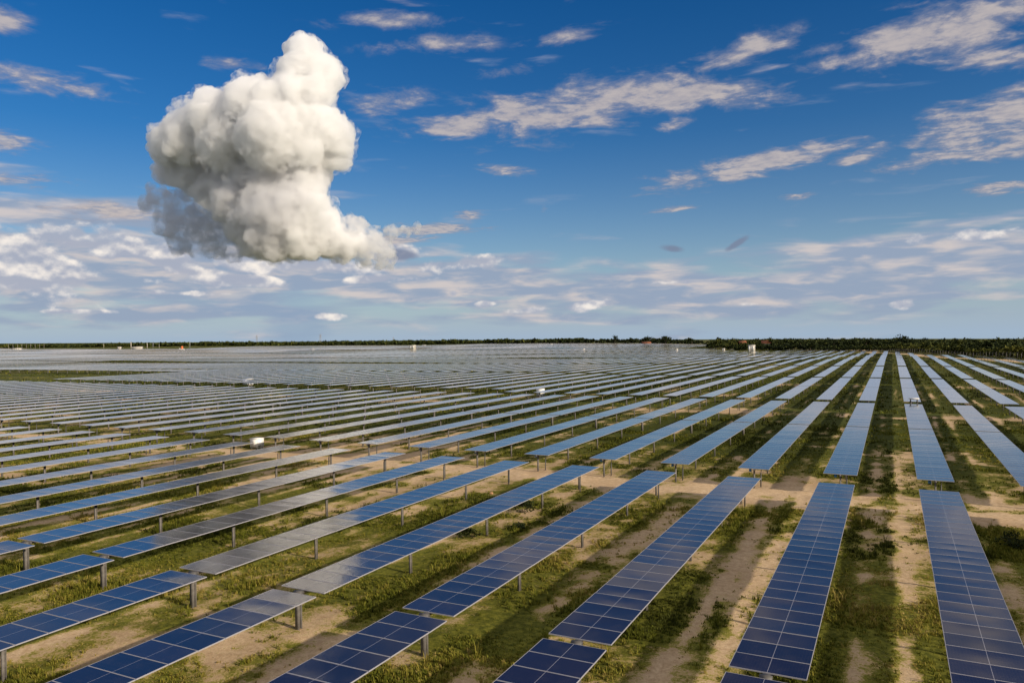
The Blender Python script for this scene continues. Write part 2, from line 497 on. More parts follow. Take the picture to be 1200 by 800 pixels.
def tufts(n, zr, blades, hgt, wid, keep=1.0, margin=0.06):
    """Scatter n candidate tufts over the visible wedge; they survive by the vegetation density."""
    u = RNG.random(n)
    z = np.sqrt(zr[0] ** 2 + u * (zr[1] ** 2 - zr[0] ** 2))
    a = (RNG.random(n) * 2 - 1) * (0.674 + margin)
    xc = a * z
    x = math.cos(YAW) * xc - math.sin(YAW) * z
    y = math.sin(YAW) * xc + math.cos(YAW) * z
    d = veg_density(x, y)
    ok = RNG.random(n) < (0.07 + 0.93 * sstep(d, 0.30, 0.80)) * (d > 0.04) * (0.25 + 0.75 * sstep(fbm(x / 2.2, y / 2.2, 35, 3), 0.38, 0.60)) * keep
    x, y, d = x[ok], y[ok], d[ok]
    n = len(x)
    tall = fbm(x / 3.0, y / 3.0, 31, 3)
    h = hgt * (0.45 + 0.9 * sstep(tall, 0.35, 0.72)) * (0.6 + 0.5 * d) * RNG.uniform(0.7, 1.3, n)
    dry = fbm(x / 7.0, y / 7.0, 33, 3)
    tint = np.clip(0.40 + 1.2 * (dry - 0.5) + RNG.normal(0, 0.14, n) + 0.45 * (0.62 - d) + 0.06 * (y < 48) - 0.20 * sstep(y, 46, 80), 0, 1)
    z0 = terrain(x, y) - 0.03
    B = blades
    th = RNG.random((n, B)) * 2 * math.pi
    rad = RNG.random((n, B)) * wid * 3.2
    bx = x[:, None] + np.cos(th) * rad
    by = y[:, None] + np.sin(th) * rad
    ph = RNG.random((n, B)) * 2 * math.pi
    lean = RNG.uniform(0.15, 0.75, (n, B))
    bh = h[:, None] * RNG.uniform(0.55, 1.15, (n, B))
    w = wid * RNG.uniform(0.6, 1.3, (n, B))
    ox, oy = np.cos(ph) * lean * bh, np.sin(ph) * lean * bh
    sx, sy = -np.sin(ph) * w * 0.5, np.cos(ph) * w * 0.5
    zb = np.broadcast_to(z0[:, None], bx.shape)
    P0 = np.stack([bx - sx, by - sy, zb], -1)
    P1 = np.stack([bx + sx, by + sy, zb], -1)
    mx, my, mz = bx + ox * 0.45, by + oy * 0.45, zb + bh * 0.62
    P2 = np.stack([mx + sx * 0.9, my + sy * 0.9, mz], -1)
    P3 = np.stack([mx - sx * 0.9, my - sy * 0.9, mz], -1)
    P4 = np.stack([bx + ox, by + oy, zb + bh * (1 - 0.25 * lean)], -1)
    V = np.stack([P0, P1, P2, P3, P4], 2).reshape(-1, 3)
    k = np.arange(n * B) * 5
    Q = np.stack([k, k + 1, k + 2, k + 3], -1)
    T = np.stack([k + 3, k + 2, k + 4], -1)
    tt = np.repeat(np.clip(tint[:, None] + RNG.normal(0, 0.07, (n, B)), 0, 1).ravel(), 5)
    return V, Q, T, tt


def build_tufts(name, args):
    Vs, Qs, Ts, As, off = [], [], [], [], 0
    for a in args:
        V, Q, T, A = tufts(*a)
        Vs.append(V); Qs.append(Q + off); Ts.append(T + off); As.append(A)
        off += len(V)
    me = np_mesh(name, np.concatenate(Vs), np.concatenate(Qs), np.concatenate(Ts), (grass_mat,), None, None, False, {'tint': np.concatenate(As)})
    return tag(link(name, me), kind='stuff')


build_tufts('grass', [(85000, (17, 46), 9, 0.155, 0.028), (4200, (17, 60), 10, 0.40, 0.024), (60000, (46, 85), 6, 0.21, 0.05), (26000, (85, 190), 5, 0.33, 0.12), (16000, (190, 420), 4, 0.42, 0.26)])

# ------------------------------------------------------------------ solar trackers
alu = mat('panel_frame_aluminium', (0.30, 0.29, 0.31), 0.45, 0.0, 0.5)
steel = mottled('galvanised_steel', (0.11, 0.10, 0.09), (0.17, 0.155, 0.14), 6.0, 0.6)
dark_steel = mat('dark_steel', (0.07, 0.065, 0.06), 0.6)
back_mat = mat('panel_backsheet', (0.30, 0.30, 0.31), 0.7)
blue_mat = mat('blue_plastic', (0.02, 0.16, 0.42), 0.5)
white_mat = mottled('white_paint', (0.72, 0.70, 0.66), (0.80, 0.78, 0.74), 2.0, 0.5)


def glass_material(name, framed):
    m = mat(name, (0.012, 0.016, 0.05), 0.06, 0.0, 0.5)
    t = NT(m.node_tree)
    b = m.node_tree.nodes['Principled BSDF']
    u, v_, _ = t.sep(t.n('ShaderNodeTexCoord').outputs['UV'])
    mv = t.m('FRACT', v_)
    cu = t.m('ABSOLUTE', t.m('SUBTRACT', t.m('FRACT', t.m('MULTIPLY', u, 24.0)), 0.5))
    cv = t.m('ABSOLUTE', t.m('SUBTRACT', t.m('FRACT', t.m('MULTIPLY', mv, 6.0)), 0.5))
    grid = t.m('MAXIMUM', t.m('GREATER_THAN', cu, 0.475), t.m('GREATER_THAN', cv, 0.487))
    tone = t.n('ShaderNodeObjectInfo').outputs['Random']
    cell = t.mix(tone, (0.007, 0.0042, 0.010), (0.014, 0.008, 0.017))
    col = t.mix(t.m('MULTIPLY', grid, 0.55), cell, (0.050, 0.046, 0.062))
    mid = t.m('LESS_THAN', t.m('ABSOLUTE', t.m('SUBTRACT', u, 0.5)), 0.0042)
    col = t.mix(t.m('MULTIPLY', mid, 0.9), col, (0.26, 0.25, 0.27))
    dust = t.noise(t.n('ShaderNodeNewGeometry').outputs['Position'], 1.7, 5, 0.6)
    dusty = t.smooth(dust, 0.45, 0.8)
    b.inputs['Roughness'].default_value = 0.07
    t.put(b.inputs['Roughness'], t.m('ADD', t.m('MULTIPLY', dusty, 0.05), 0.085))
    col = t.mix(t.m('MULTIPLY', dusty, 0.05), col, (0.22, 0.17, 0.13))
    b.inputs['IOR'].default_value = 1.30
    b.inputs['Coat Weight'].default_value = 1.0
    b.inputs['Coat IOR'].default_value = 1.27
    b.inputs['Coat Roughness'].default_value = 0.085
    b.inputs['Specular IOR Level'].default_value = 0.5
    if framed:
        fu = t.m('GREATER_THAN', t.m('ABSOLUTE', t.m('SUBTRACT', u, 0.5)), 0.4875)
        fv = t.m('GREATER_THAN', t.m('ABSOLUTE', t.m('SUBTRACT', mv, 0.5)), 0.4735)
        fr = t.m('MAXIMUM', fu, fv)
        col = t.mix(fr, col, (0.30, 0.29, 0.30))
        t.put(b.inputs['Roughness'], t.m('ADD', t.m('MULTIPLY', fr, 0.4), 0.085))
    t.put(b.inputs['Base Color'], col)
    return m


glass = glass_material('solar_glass', False)
glass_row = glass_material('solar_glass_in_frame', True)
MOD_P, MOD_W, MOD_L = 1.0107, 1.990, 0.998           # module pitch along the row, size across, size along


def panel_mesh(k):
    """One module: sagging glass, aluminium rim."""
    rng = np.random.default_rng(100 + k)
    nu, nv, w = 7, 5, 0.014
    hx, hy = MOD_W / 2 - w, MOD_L / 2 - w
    us, vs_ = np.linspace(-1, 1, nu), np.linspace(-1, 1, nv)
    U, V = np.meshgrid(us, vs_)
    tx, ty = rng.normal(0, 0.0022, 2)
    sag = 0.0042 * rng.uniform(0.4, 1.3)
    Z = -0.004 - sag * (1 - U ** 2) * (1 - V ** 2)
    g = np.stack([U * hx, V * hy, Z], -1).reshape(-1, 3)
    i = np.arange(nu * nv).reshape(nv, nu)
    q = np.stack([i[:-1, :-1], i[:-1, 1:], i[1:, 1:], i[1:, :-1]], -1).reshape(-1, 4)
    uvv = np.stack([(U + 1) / 2, (V + 1) / 2], -1).reshape(-1, 2)
    uv = [uvv[a] for f in q for a in f]
    vs2, qs, mi = list(map(tuple, g)), q.tolist(), [0] * len(q)
    X, Y, d = MOD_W / 2, MOD_L / 2, 0.035
    b = len(vs2)
    ring = lambda x, y, z: [(-x, -y, z), (x, -y, z), (x, y, z), (-x, y, z)]
    vs2 += ring(hx, hy, -0.004) + ring(hx, hy, 0) + ring(X, Y, 0) + ring(X, Y, -d)
    for lv in range(3):
        for e in range(4):
            a0, a1 = b + lv * 4 + e, b + lv * 4 + (e + 1) % 4
            qs.append([a1, a0, a0 + 4, a1 + 4])
            mi.append(1)
    qs.append([b + 15, b + 14, b + 13, b + 12])
    mi.append(2)
    uv += [(0, 0)] * (4 * 13)
    return np_mesh('solar_panel', vs2, qs, None, (glass, alu, back_mat), mi, uv, [True] * len(q) + [False] * 13)


PANELS = [panel_mesh(k) for k in range(6)]


def array_mesh(n, gap_at, gap, seed):
    """All modules of one tracker as one sheet of slightly uneven modules with sides (for trackers further off)."""
    rng = np.random.default_rng(seed)
    V, Q, uv, mi, sm = [], [], [], [], []
    L = n * MOD_P + gap
    for k in range(n):
        y0 = -L / 2 + k * MOD_P + (gap if k >= gap_at else 0) + 0.006
        y1 = y0 + MOD_P - 0.012
        X = MOD_W / 2
        ta, tb = rng.normal(0, 0.0012, 2)
        sag = 0.0042 * rng.uniform(0.4, 1.3)
        b = len(V)
        for j in range(3):
            for i in range(3):
                U_, W_ = i - 1, j - 1
                V.append((U_ * X, y0 + (y1 - y0) * j / 2, ta * U_ + tb * W_ - sag * (1 - U_ ** 2) * (1 - W_ ** 2)))
        for j in range(2):
            for i in range(2):
                c = b + j * 3 + i
                Q.append([c, c + 1, c + 4, c + 3])
                mi.append(0)
                sm.append(True)
                uv += [(i / 2, k + j / 2), (i / 2 + .5, k + j / 2), (i / 2 + .5, k + j / 2 + .5), (i / 2, k + j / 2 + .5)]
        e = len(V)
        V += [V[b], V[b + 2], V[b + 8], V[b + 6], (-X, y0, -.035), (X, y0, -.035), (X, y1, -.035), (-X, y1, -.035)]
        for f, m_ in (((4, 5, 1, 0), 1), ((5, 6, 2, 1), 1), ((6, 7, 3, 2), 1), ((7, 4, 0, 3), 1), ((7, 6, 5, 4), 2)):
            Q.append([e + j for j in f])
            mi.append(m_)
            sm.append(False)
            uv += [(0, 0)] * 4
    return np_mesh('panel_array', V, Q, None, (glass_row, alu, back_mat), mi, uv, sm)


def tube_mesh(L):
    return MB().tube((0, -L / 2, 0), (0, L / 2, 0), 0.062, 10).mesh('torque_tube', steel)


def post_mesh(wide):
    m = MB()
    w, d, h = (0.19, 0.15, PANEL_H - 0.17) if wide else (0.09, 0.12, PANEL_H - 0.17)
    lo = -0.35
    zc_ = (h + lo) / 2
    m.box((0, -d / 2, zc_), (w, 0.012, h - lo))
    m.box((0, d / 2, zc_), (w, 0.012, h - lo))
    m.box((0, 0, zc_), (0.012, d - 0.014, h - lo))
    if wide:                                              # slew drive seat
        m.box((0, 0, h + 0.012), (0.26, 0.24, 0.02))
    else:                                                 # bearing clamp round the tube
        m.box((0, 0, h + 0.012), (0.16, 0.16, 0.02))
        m.box((-0.085, 0, h + 0.07), (0.02, 0.06, 0.11))
        m.box((0.085, 0, h + 0.07), (0.02, 0.06, 0.11))
    return m.mesh('post', steel)


POST, POST_W = post_mesh(False), post_mesh(True)
DRIVE = MB().tube((-0.16, 0, 0), (0.16, 0, 0), 0.115, 14).box((0.0, 0.0, 0.0), (0.2, 0.30, 0.17)).tube((0.05, -0.05, -0.09), (0.05, -0.30, -0.09), 0.05, 10).mesh('slew_drive', dark_steel)
DAMPER = MB().tube((0, 0, -0.5), (0.02, 0, 0.75), 0.042, 8).tube((0.02, 0, 0.7), (0.05, 0, 1.12), 0.026, 8).box((0.03, 0, 1.10), (0.10, 0.08, 0.06)).mesh('damper', dark_steel)
CTRL = MB().box((0, 0, 0), (0.16, 0.10, 0.20)).box((0, -0.058, 0.01), (0.11, 0.012, 0.13)).tube((0, 0, 0.10), (0, 0, 0.17), 0.02, 8).mesh('controller', blue_mat)
FOOT_SIMPLE = MB().box((0, 0, (PANEL_H - 0.05 - 0.3) / 2), (0.11, 0.13, PANEL_H - 0.05 + 0.3)).mesh('post', steel)

BLOCKS = []                                              # (first t, modules per half, gap in the middle)
BLOCKS.append((-7.72, 28, 0.40))
t_ = 52.62
for k in range(15):
    BLOCKS.append((t_, 27, 0.50))
    t_ += 54 * MOD_P + 0.50 + 3.85


def in_field(x, y):
    """Where the plant has trackers at all."""
    if x > -2.4 and y > 470 - 4.6 * (x + 2.4):
        return False
    if x > -100 and y > 482:
        return False
    if x <= -100 and x > -135 and y > 500:
        return False
    if x < -186 and x > -285 and 116 < y < 157:
        return False
    lim = np.interp(x, [-1500, -1163, -852, -782, -607, -442, -337, -199, -135], [640, 657, 634, 777, 832, 883, 916, 806, 760])
    if y > lim:
        return False
    if (x + 73) ** 2 + ((y - 457) * 0.8) ** 2 < 18 ** 2 or (x + 340) ** 2 + (y - 504) ** 2 < 17 ** 2:
        return False
    return True


def project(x, y, z):
    d = Vector((x, y, z - CAM_H))
    f = d.dot(fwd)
    return (600 + FPX * d.dot(r2) / f, 400 - FPX * d.dot(u2) / f, f) if f > 0.5 else None


def seen_area(s, y0, y1):
    """Share of the frame (in 1200 x 800 pixels) that a strip of panels covers, sampled along its length."""
    n, a = 24, 0.0
    for k in range(n):
        ya, yb = y0 + (y1 - y0) * k / n, y0 + (y1 - y0) * (k + 1) / n
        p = [project(s + dx_, yy, PANEL_H) for dx_, yy in ((-1, ya), (1, ya), (1, yb), (-1, yb))]
        if any(q is None for q in p):
            continue
        mx, my = sum(q[0] for q in p) / 4, sum(q[1] for q in p) / 4
        if -5 < mx < 1205 and my < 805:
            a += abs(sum(p[i][0] * p[(i + 1) % 4][1] - p[(i + 1) % 4][0] * p[i][1] for i in range(4))) / 2
    return a


cand = []
for bi, (t0, n, gap) in enumerate(BLOCKS):
    L = 2 * n * MOD_P + gap
    for row in range(-240, 10):
        s = ROW0 + row * PITCH_M
        off = 0.0
        if bi >= 2 and s < -58:
            off = 5.5
        yc = t0 + L / 2 + off
        xc, zc_ = cam_coords(np.array([s, s, s]), np.array([yc - L / 2, yc, yc + L / 2]))
        if zc_.max() < 5 or not np.any(np.abs(xc) < 0.80 * np.maximum(zc_, 1) + 12):
            continue
        ok = [in_field(s, yc + q * L / 2) for q in (-0.95, 0, 0.95)]
        if not any(ok):
            continue
        if not all(ok):                                   # cut back at an edge of the field
            cand.append((seen_area(s, yc - L / 2, yc + L / 2), bi, row, s, yc, n, gap, L, False))
        else:
            cand.append((seen_area(s, yc - L / 2, yc + L / 2), bi, row, s, yc, n, gap, L, True))
cand.sort(key=lambda c_: -c_[0])
whole = [c_ for c_ in cand if c_[8] and c_[0] > 0]
things = whole[:300]
chosen = {(c_[1], c_[2]) for c_ in things}

ONES = 'zeroth first second third fourth fifth sixth seventh eighth ninth tenth eleventh twelfth thirteenth fourteenth fifteenth sixteenth seventeenth eighteenth nineteenth'.split()
TENS = {2: ('twentieth', 'twenty'), 3: ('thirtieth', 'thirty'), 4: ('fortieth', 'forty'), 5: ('fiftieth', 'fifty'), 6: ('sixtieth', 'sixty'), 7: ('seventieth', 'seventy'), 8: ('eightieth', 'eighty'), 9: ('ninetieth', 'ninety')}


def ordinal(k):
    if k < 20:
        return ONES[k]
    a, b = divmod(k, 10)
    return TENS[a][0] if b == 0 else TENS[a][1] + '-' + ONES[b]


PHRASE = ['dark navy solar tracker in front of the first sandy track', 'bright blue solar tracker between the first and second sandy tracks',
          'pale blue solar tracker in the third block away', 'grey blue solar tracker in the fourth block away', 'pale grey solar tracker in the fifth block away',
          'pale grey solar tracker in the sixth block away', 'pale grey solar tracker in the seventh block away', 'pale grey solar tracker in the eighth block away',
          'pale grey solar tracker in the ninth block away']
first_row = {}
for c_ in cand:
    if c_[0] > 0:
        first_row[c_[1]] = max(first_row.get(c_[1], -999), c_[2])
ARR = {}
for area, bi, row, s, yc, n, gap, L, _ in things:
    z0 = float(terrain(s, yc))
    root = thing('solar_tracker', '%s, %s row from the right' % (PHRASE[min(bi, 8)], ordinal(first_row[bi] - row + 1)), 'solar tracker', (s, yc, z0), 0, 'solar trackers in parallel rows')
    dist = cam_coords(np.array([s]), np.array([yc]))[1][0]
    near = bi == 0 or (bi == 1 and -8 <= row <= 3)
    if near:
        for k in range(2 * n):
            y = -L / 2 + (k + 0.5) * MOD_P + (gap if k >= n else 0)
            p = project(s, yc + y, PANEL_H)
            if p is None or not (-130 < p[0] < 1330 and p[1] < 900):
                continue
            o = link('solar_panel', PANELS[RNG.integers(6)], root, (0, y, PANEL_H), (RNG.normal(0, 0.0035), RNG.normal(0, 0.0022), 0))
    else:
        key = (n, int(RNG.integers(4)))
        if key not in ARR:
            ARR[key] = array_mesh(2 * n, n, gap, 50 + key[1])
        link('panel_array', ARR[key], root, (0, 0, PANEL_H))
    offs = [k * 7.05 for k in range(-3, 4)] + [-27.2, 27.2]
    if near or (bi <= 1):
        key = ('tube', L)
        if key not in ARR:
            ARR[key] = tube_mesh(L)
        link('torque_tube', ARR[key], root, (0, 0, PANEL_H - 0.10))
        for yo in offs:
            p = project(s, yc + yo, 0.5)
            if p is None or not (-130 < p[0] < 1330 and p[1] < 900):
                continue
            link('post', POST_W if yo == 0 else POST, root, (0, yo, 0))
        link('slew_drive', DRIVE, root, (0, 0, PANEL_H - 0.10))
        for sg in (-1, 1):
            link('damper', DAMPER, root, (0.32, sg * 26.55, 0.22))
        link('controller', CTRL, root, (-0.30, -26.9, PANEL_H - 0.22))
    elif bi == 2 or dist < 170:
        for yo in offs:
            p = project(s, yc + yo, 0.5)
            if p and -20 < p[0] < 1220:
                link('post', FOOT_SIMPLE, root, (0, yo, 0))

# everything beyond the 300 largest: one mass of trackers that follows the ground
FV, FQ, FM, FU = [], [], [], []


def far_strip(s, ya, yb):
    n = max(1, int(round((yb - ya) / 9.0)))
    ys = np.linspace(ya, yb, n + 1)
    zt = terrain(np.full(n + 1, s), ys) + PANEL_H
    for k in range(n):
        b = len(FV)
        X = 0.995
        for yy, zz in ((ys[k], zt[k]), (ys[k + 1], zt[k + 1])):
            FV.extend([(s - X, yy, zz), (s + X, yy, zz), (s + X, yy, zz - 0.05), (s - X, yy, zz - 0.05)])
        for f, m_ in (((1, 2, 6, 5), 1), ((3, 0, 4, 7), 1), ((2, 3, 7, 6), 2)):
            FQ.append([b + j for j in f])
            FM.append(m_)
            FU.extend([(0, 0)] * 4)
        nm = 4                                            # the glass sags a little between its edges
        c = len(FV)
        for j in range(nm * 2 + 1):
            f_ = j / (nm * 2)
            yy, zz = ys[k] + (ys[k + 1] - ys[k]) * f_, zt[k] + (zt[k + 1] - zt[k]) * f_
            FV.extend([(s - X, yy, zz), (s, yy, zz - (0.009 if j % 2 else 0.0)), (s + X, yy, zz)])
        l = (ys[k + 1] - ys[k]) / MOD_P / (nm * 2)
        for j in range(nm * 2):
            for i in range(2):
                q_ = c + j * 3 + i
                FQ.append([q_, q_ + 1, q_ + 4, q_ + 3])
                FM.append(0)
                FU.extend([(i / 2, j * l), (i / 2 + .5, j * l), (i / 2 + .5, (j + 1) * l), (i / 2, (j + 1) * l)])
        if k in (0, n - 1):
            e = 0 if k == 0 else 4
            FQ.append([b + e, b + e + 3, b + e + 2, b + e + 1] if k == 0 else [b + e, b + e + 1, b + e + 2, b + e + 3])
            FM.append(1)
            FU.extend([(0, 0)] * 4)
        px, py, pz = s, (ys[k] + ys[k + 1]) / 2, (zt[k] + zt[k + 1]) / 2 - 0.05
        b = len(FV)
        for dz_ in (0, -1.5):
            FV.extend([(px - .05, py - .05, pz + dz_), (px + .05, py - .05, pz + dz_), (px + .05, py + .05, pz + dz_), (px - .05, py + .05, pz + dz_)])
        for e in range(4):
            FQ.append([b + (e + 1) % 4, b + e, b + 4 + e, b + 4 + (e + 1) % 4])
            FM.append(3)
            FU.extend([(0, 0)] * 4)


for c_ in cand:
    if (c_[1], c_[2]) in chosen:
        continue
    _, bi, row, s, yc, n, gap, L, full = c_
    if full:
        far_strip(s, yc - L / 2, yc + L / 2)
    else:
        ys = np.linspace(yc - L / 2, yc + L / 2, 25)
        good = [in_field(s, y) for y in ys]
        a = None
        for y, g in zip(ys, good):
            if g and a is None:
                a = y
            if (not g or y == ys[-1]) and a is not None:
                if y - a > 5:
                    far_strip(s, a, y)
                a = None
tag(link('distant_solar_trackers', np_mesh('distant_solar_trackers', FV, FQ, None, (glass_row, alu, back_mat, steel), FM, FU, [k_ == 0 for k_ in FM])), 'grey sheen of countless distant solar trackers reaching to the treeline', 'solar trackers', None, 'stuff')
print('trackers: things', len(things), 'far', len(cand) - len(things))
# ------------------------------------------------------------------ the towering cumulus
def cloud_frame(azd, dist):
    """Origin and axes of a cloud standing at a bearing (degrees right of the view axis) and a distance."""
    a = R(azd) - YAW
    f = Vector((math.sin(a), math.cos(a), 0))
    return f * dist, Vector((f.y, -f.x, 0)), f


CU = 7.3                                              # metres per modelling unit of the cloud
def puff_mesh(name, balls, voxel, disp, seed):
    """Heap of balls fused into one skin, then knobbled at several sizes."""
    rng = np.random.default_rng(seed)
    ico = bpy.data.meshes.new('tmp')
    import bmesh
    bm = bmesh.new()
    full = []
    for x, z, r, *dp in balls:
        y = dp[0] if dp else 0.0
        full.append((x, y, z, r))
        for k in range(12):                              # smaller heads budding from every ball
            a, b = rng.uniform(0, 2 * math.pi), math.asin(rng.uniform(-0.75, 1.0))
            rr = r * rng.uniform(0.18, 0.42)
            q = r * rng.uniform(0.72, 0.95)
            full.append((x + q * math.cos(a) * math.cos(b), y + q * math.sin(a) * math.cos(b), z + q * math.sin(b), rr))
    for x, y, z, r in full:
        M = Matrix.Translation((x * CU, y * CU, z * CU)) @ Matrix.Diagonal((r * CU, r * CU * 1.05, r * CU, 1))
        bmesh.ops.create_icosphere(bm, subdivisions=2, radius=1.0, matrix=M)
    bm.to_mesh(ico)
    bm.free()
    o = bpy.data.objects.new(name, ico)
    COL.objects.link(o)
    rm = o.modifiers.new('skin', 'REMESH')
    rm.mode, rm.voxel_size = 'VOXEL', voxel
    sm = o.modifiers.new('relax', 'SMOOTH')
    sm.factor, sm.iterations = 0.6, 6
    dg = bpy.context.evaluated_depsgraph_get()
    me = bpy.data.meshes.new_from_object(o.evaluated_get(dg))
    bpy.data.objects.remove(o)
    bpy.data.meshes.remove(ico)
    n = len(me.vertices)
    co = np.zeros(n * 3, np.float32)
    no = np.zeros(n * 3, np.float32)
    me.vertices.foreach_get('co', co)
    me.vertex_normals.foreach_get('vector', no)
    co, no = co.reshape(-1, 3), no.reshape(-1, 3)
    d = np.zeros(n, np.float32)
    warp = np.array([[mnoise.noise(Vector(p) / 120.0 + Vector((k * 31.7, 5.1, seed))) for k in range(3)] for p in co]) * 34.0
    pw = co + warp
    for size, amp in disp:
        f1 = np.array([mnoise.voronoi(Vector(p) / size + Vector((seed, 0, 0)))[0][0] for p in pw], np.float32)
        d += amp * (0.62 - f1)
    d += np.array([mnoise.fractal(Vector(p) / 150.0, 1.0, 2.0, 5) for p in co], np.float32) * 26.0
    co = co + no * d[:, None]
    me.vertices.foreach_set('co', co.ravel())
    me.update()
    o = bpy.data.objects.new(name, me)                   # fuse the folds again
    COL.objects.link(o)
    rm = o.modifiers.new('skin', 'REMESH')
    rm.mode, rm.voxel_size, rm.use_smooth_shade = 'VOXEL', voxel * 0.85, True
    dg = bpy.context.evaluated_depsgraph_get()
    me2 = bpy.data.meshes.new_from_object(o.evaluated_get(dg))
    bpy.data.objects.remove(o)
    bpy.data.meshes.remove(me)
    me2.name = name
    return me2


def vapour(name, density, color=(1, 1, 1), g=0.35, noise_size=None, soft=(0.40, 0.66)):
    m = bpy.data.materials.new(name)
    m.use_nodes = True
    nt_ = m.node_tree
    nt_.nodes.remove(nt_.nodes['Principled BSDF'])
    pv = nt_.nodes.new('ShaderNodeVolumePrincipled')
    pv.inputs['Color'].default_value = (*color, 1)
    pv.inputs['Density'].default_value = density
    pv.inputs['Anisotropy'].default_value = g
    if noise_size:                                       # torn, uneven vapour
        t = NT(nt_)
        nz = t.noise(t.n('ShaderNodeTexCoord').outputs['Object'], 1 / noise_size, 4, 0.6)
        t.put(pv.inputs['Density'], t.m('MULTIPLY', t.smooth(nz, *soft), density))
    nt_.links.new(pv.outputs[0], nt_.nodes['Material Output'].inputs['Volume'])
    return m


BODY_ = [(64, 122, 24), (82, 102, 24), (96, 94, 15), (54, 100, 24), (74, 78, 30), (50, 68, 34), (28, 50, 34), (5, 58, 38), (-15, 72, 18), (-35, 46, 40), (-70, 32, 38), (-98, 22, 24),
        (-20, 25, 46, 8), (-60, 8, 36, 12), (30, 22, 52, 4), (68, 30, 40), (95, 24, 28), (106, 8, 18), (110, 30, 14), (82, 8, 28), (45, -15, 46, 5), (10, -15, 42, 12), (-25, -22, 36, 18), (-92, 4, 26, 4), (-66, -10, 28, 4), (-42, -30, 28, 6), (-18, -50, 32, 6), (-2, -78, 30, 4), (8, -104, 20, 0), (30, -108, 20), 
        (60, -42, 32), (42, -60, 42), (20, -62, 40, 8), (66, -72, 34), (78, -88, 28), (55, -96, 30), (92, -100, 22), (108, -104, 18), (122, -100, 14), (26, -94, 34, 6), (2, -82, 30, 12)]
WISP_ = [(-45, -20, 20, 26), (-92, -38, 20, 20), (-112, -28, 15, 26), (-125, -36, 10, 24), (-98, -62, 22, 24), (-72, -70, 26, 20), (-48, -64, 24, 22), (-88, -86, 18, 26), (-58, -92, 20, 22), (-28, -72, 26, 18), (-20, -98, 18, 22)]
TAIL_ = [(118, -112, 14, 4), (126, -94, 13, 2), (144, -108, 13, 6), (140, -98, 10, 6), (152, -94, 8, 10), (134, -110, 9, 10), (150, -116, 12, 16), (164, -112, 10, 18), (172, -120, 8, 18), (160, -126, 9, 20), (178, -90, 6, 14), (195, -88, 5, 14), (212, -86, 4, 14)]
# the cloud bends away to the left, its upper heads lean out over the lower part
BODY = [(x, z, r * 0.94, (dp[0] if dp else 0) + max(0, 25 - x) * 0.85 + (-14 if z > 20 else 0) + (10 if -50 < z < 14 and x < 50 else 0)) for x, z, r, *dp in BODY_]
WISP = [(x, z, r * 0.95, 60 - x * 0.80) for x, z, r, *dp in WISP_]
TAIL = [(x - 6, z + 6, r * 1.6, dp[0]) for x, z, r, *dp in TAIL_]
c0, cx_, cf_ = cloud_frame(-18.9, 7000.0)
cumulus = thing('cumulus_cloud', 'towering white cumulus cloud with a shaded grey underside over the left of the plant', 'cloud', (c0.x, c0.y, CAM_H + 7000 * math.tan(R(12.95))))
cumulus.rotation_euler.z = math.atan2(cx_.y, cx_.x)
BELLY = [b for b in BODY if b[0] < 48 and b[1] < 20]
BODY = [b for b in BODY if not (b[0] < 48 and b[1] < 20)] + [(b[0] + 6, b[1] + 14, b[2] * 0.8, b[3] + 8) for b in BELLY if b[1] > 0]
link('cloud_belly', puff_mesh('cloud_belly', BELLY, 12.0, [(260, 30), (110, 24), (48, 20)], 5), cumulus).data.materials.append(vapour('shade_grey_vapour', 0.020, (0.935, 0.935, 0.945), noise_size=110.0, soft=(0.24, 0.56)))  # shade on the cloud's lower left put into a greyer vapour colour
link('cloud_tower', puff_mesh('cloud_tower', BODY, 10.5, [(260, 26), (110, 22), (48, 24), (26, 14)], 3), cumulus).data.materials.append(vapour('dense_vapour', 0.026, (0.994, 0.9945, 0.996), noise_size=85.0, soft=(0.22, 0.52)))
link('cloud_wisp', puff_mesh('cloud_wisp', WISP, 15.0, [(220, 110), (90, 70), (45, 34)], 8), cumulus).data.materials.append(vapour('thin_vapour', 0.016, (0.85, 0.86, 0.90), noise_size=110.0))  # shade on the wisps deepened by a blue-grey vapour colour
link('cloud_tail', puff_mesh('cloud_tail', TAIL, 11.0, [(120, 50), (60, 30)], 12), cumulus).data.materials.append(vapour('tail_vapour', 0.026, (0.975, 0.975, 0.98), noise_size=70.0))

VEIL = [(b[0] + 2, b[1], b[2] * 1.07, b[3]) for b in BODY + BELLY]
link('cloud_veil', puff_mesh('cloud_veil', VEIL, 13.0, [(200, 60), (90, 44), (45, 24)], 31), cumulus).data.materials.append(vapour('veil_vapour', 0.017, (0.985, 0.985, 0.988), noise_size=62.0, soft=(0.44, 0.66)))


# ------------------------------------------------------------------ woods
def leaf_material(name, c1, c2, c3):
    m = mat(name, c1, 0.8, 0, 0.12)
    t = NT(m.node_tree)
    f = t.n('ShaderNodeAttribute', attribute_name='tint').outputs['Fac']
    r = t.n('ShaderNodeValToRGB')
    e = r.color_ramp.elements
    e[0].position, e[0].color = 0.0, (*c1, 1)
    e[1].position, e[1].color = 1.0, (*c3, 1)
    k = e.new(0.55)
    k.color = (*c2, 1)
    t.put(r.inputs[0], f)
    t.put(m.node_tree.nodes['Principled BSDF'].inputs['Base Color'], r.outputs[0])
    return m


leaf = leaf_material('woodland_leaves', (0.010, 0.016, 0.006), (0.030, 0.040, 0.008), (0.085, 0.085, 0.014))
bark = mottled('bark', (0.060, 0.045, 0.032), (0.11, 0.085, 0.06), 2.0, 0.9)


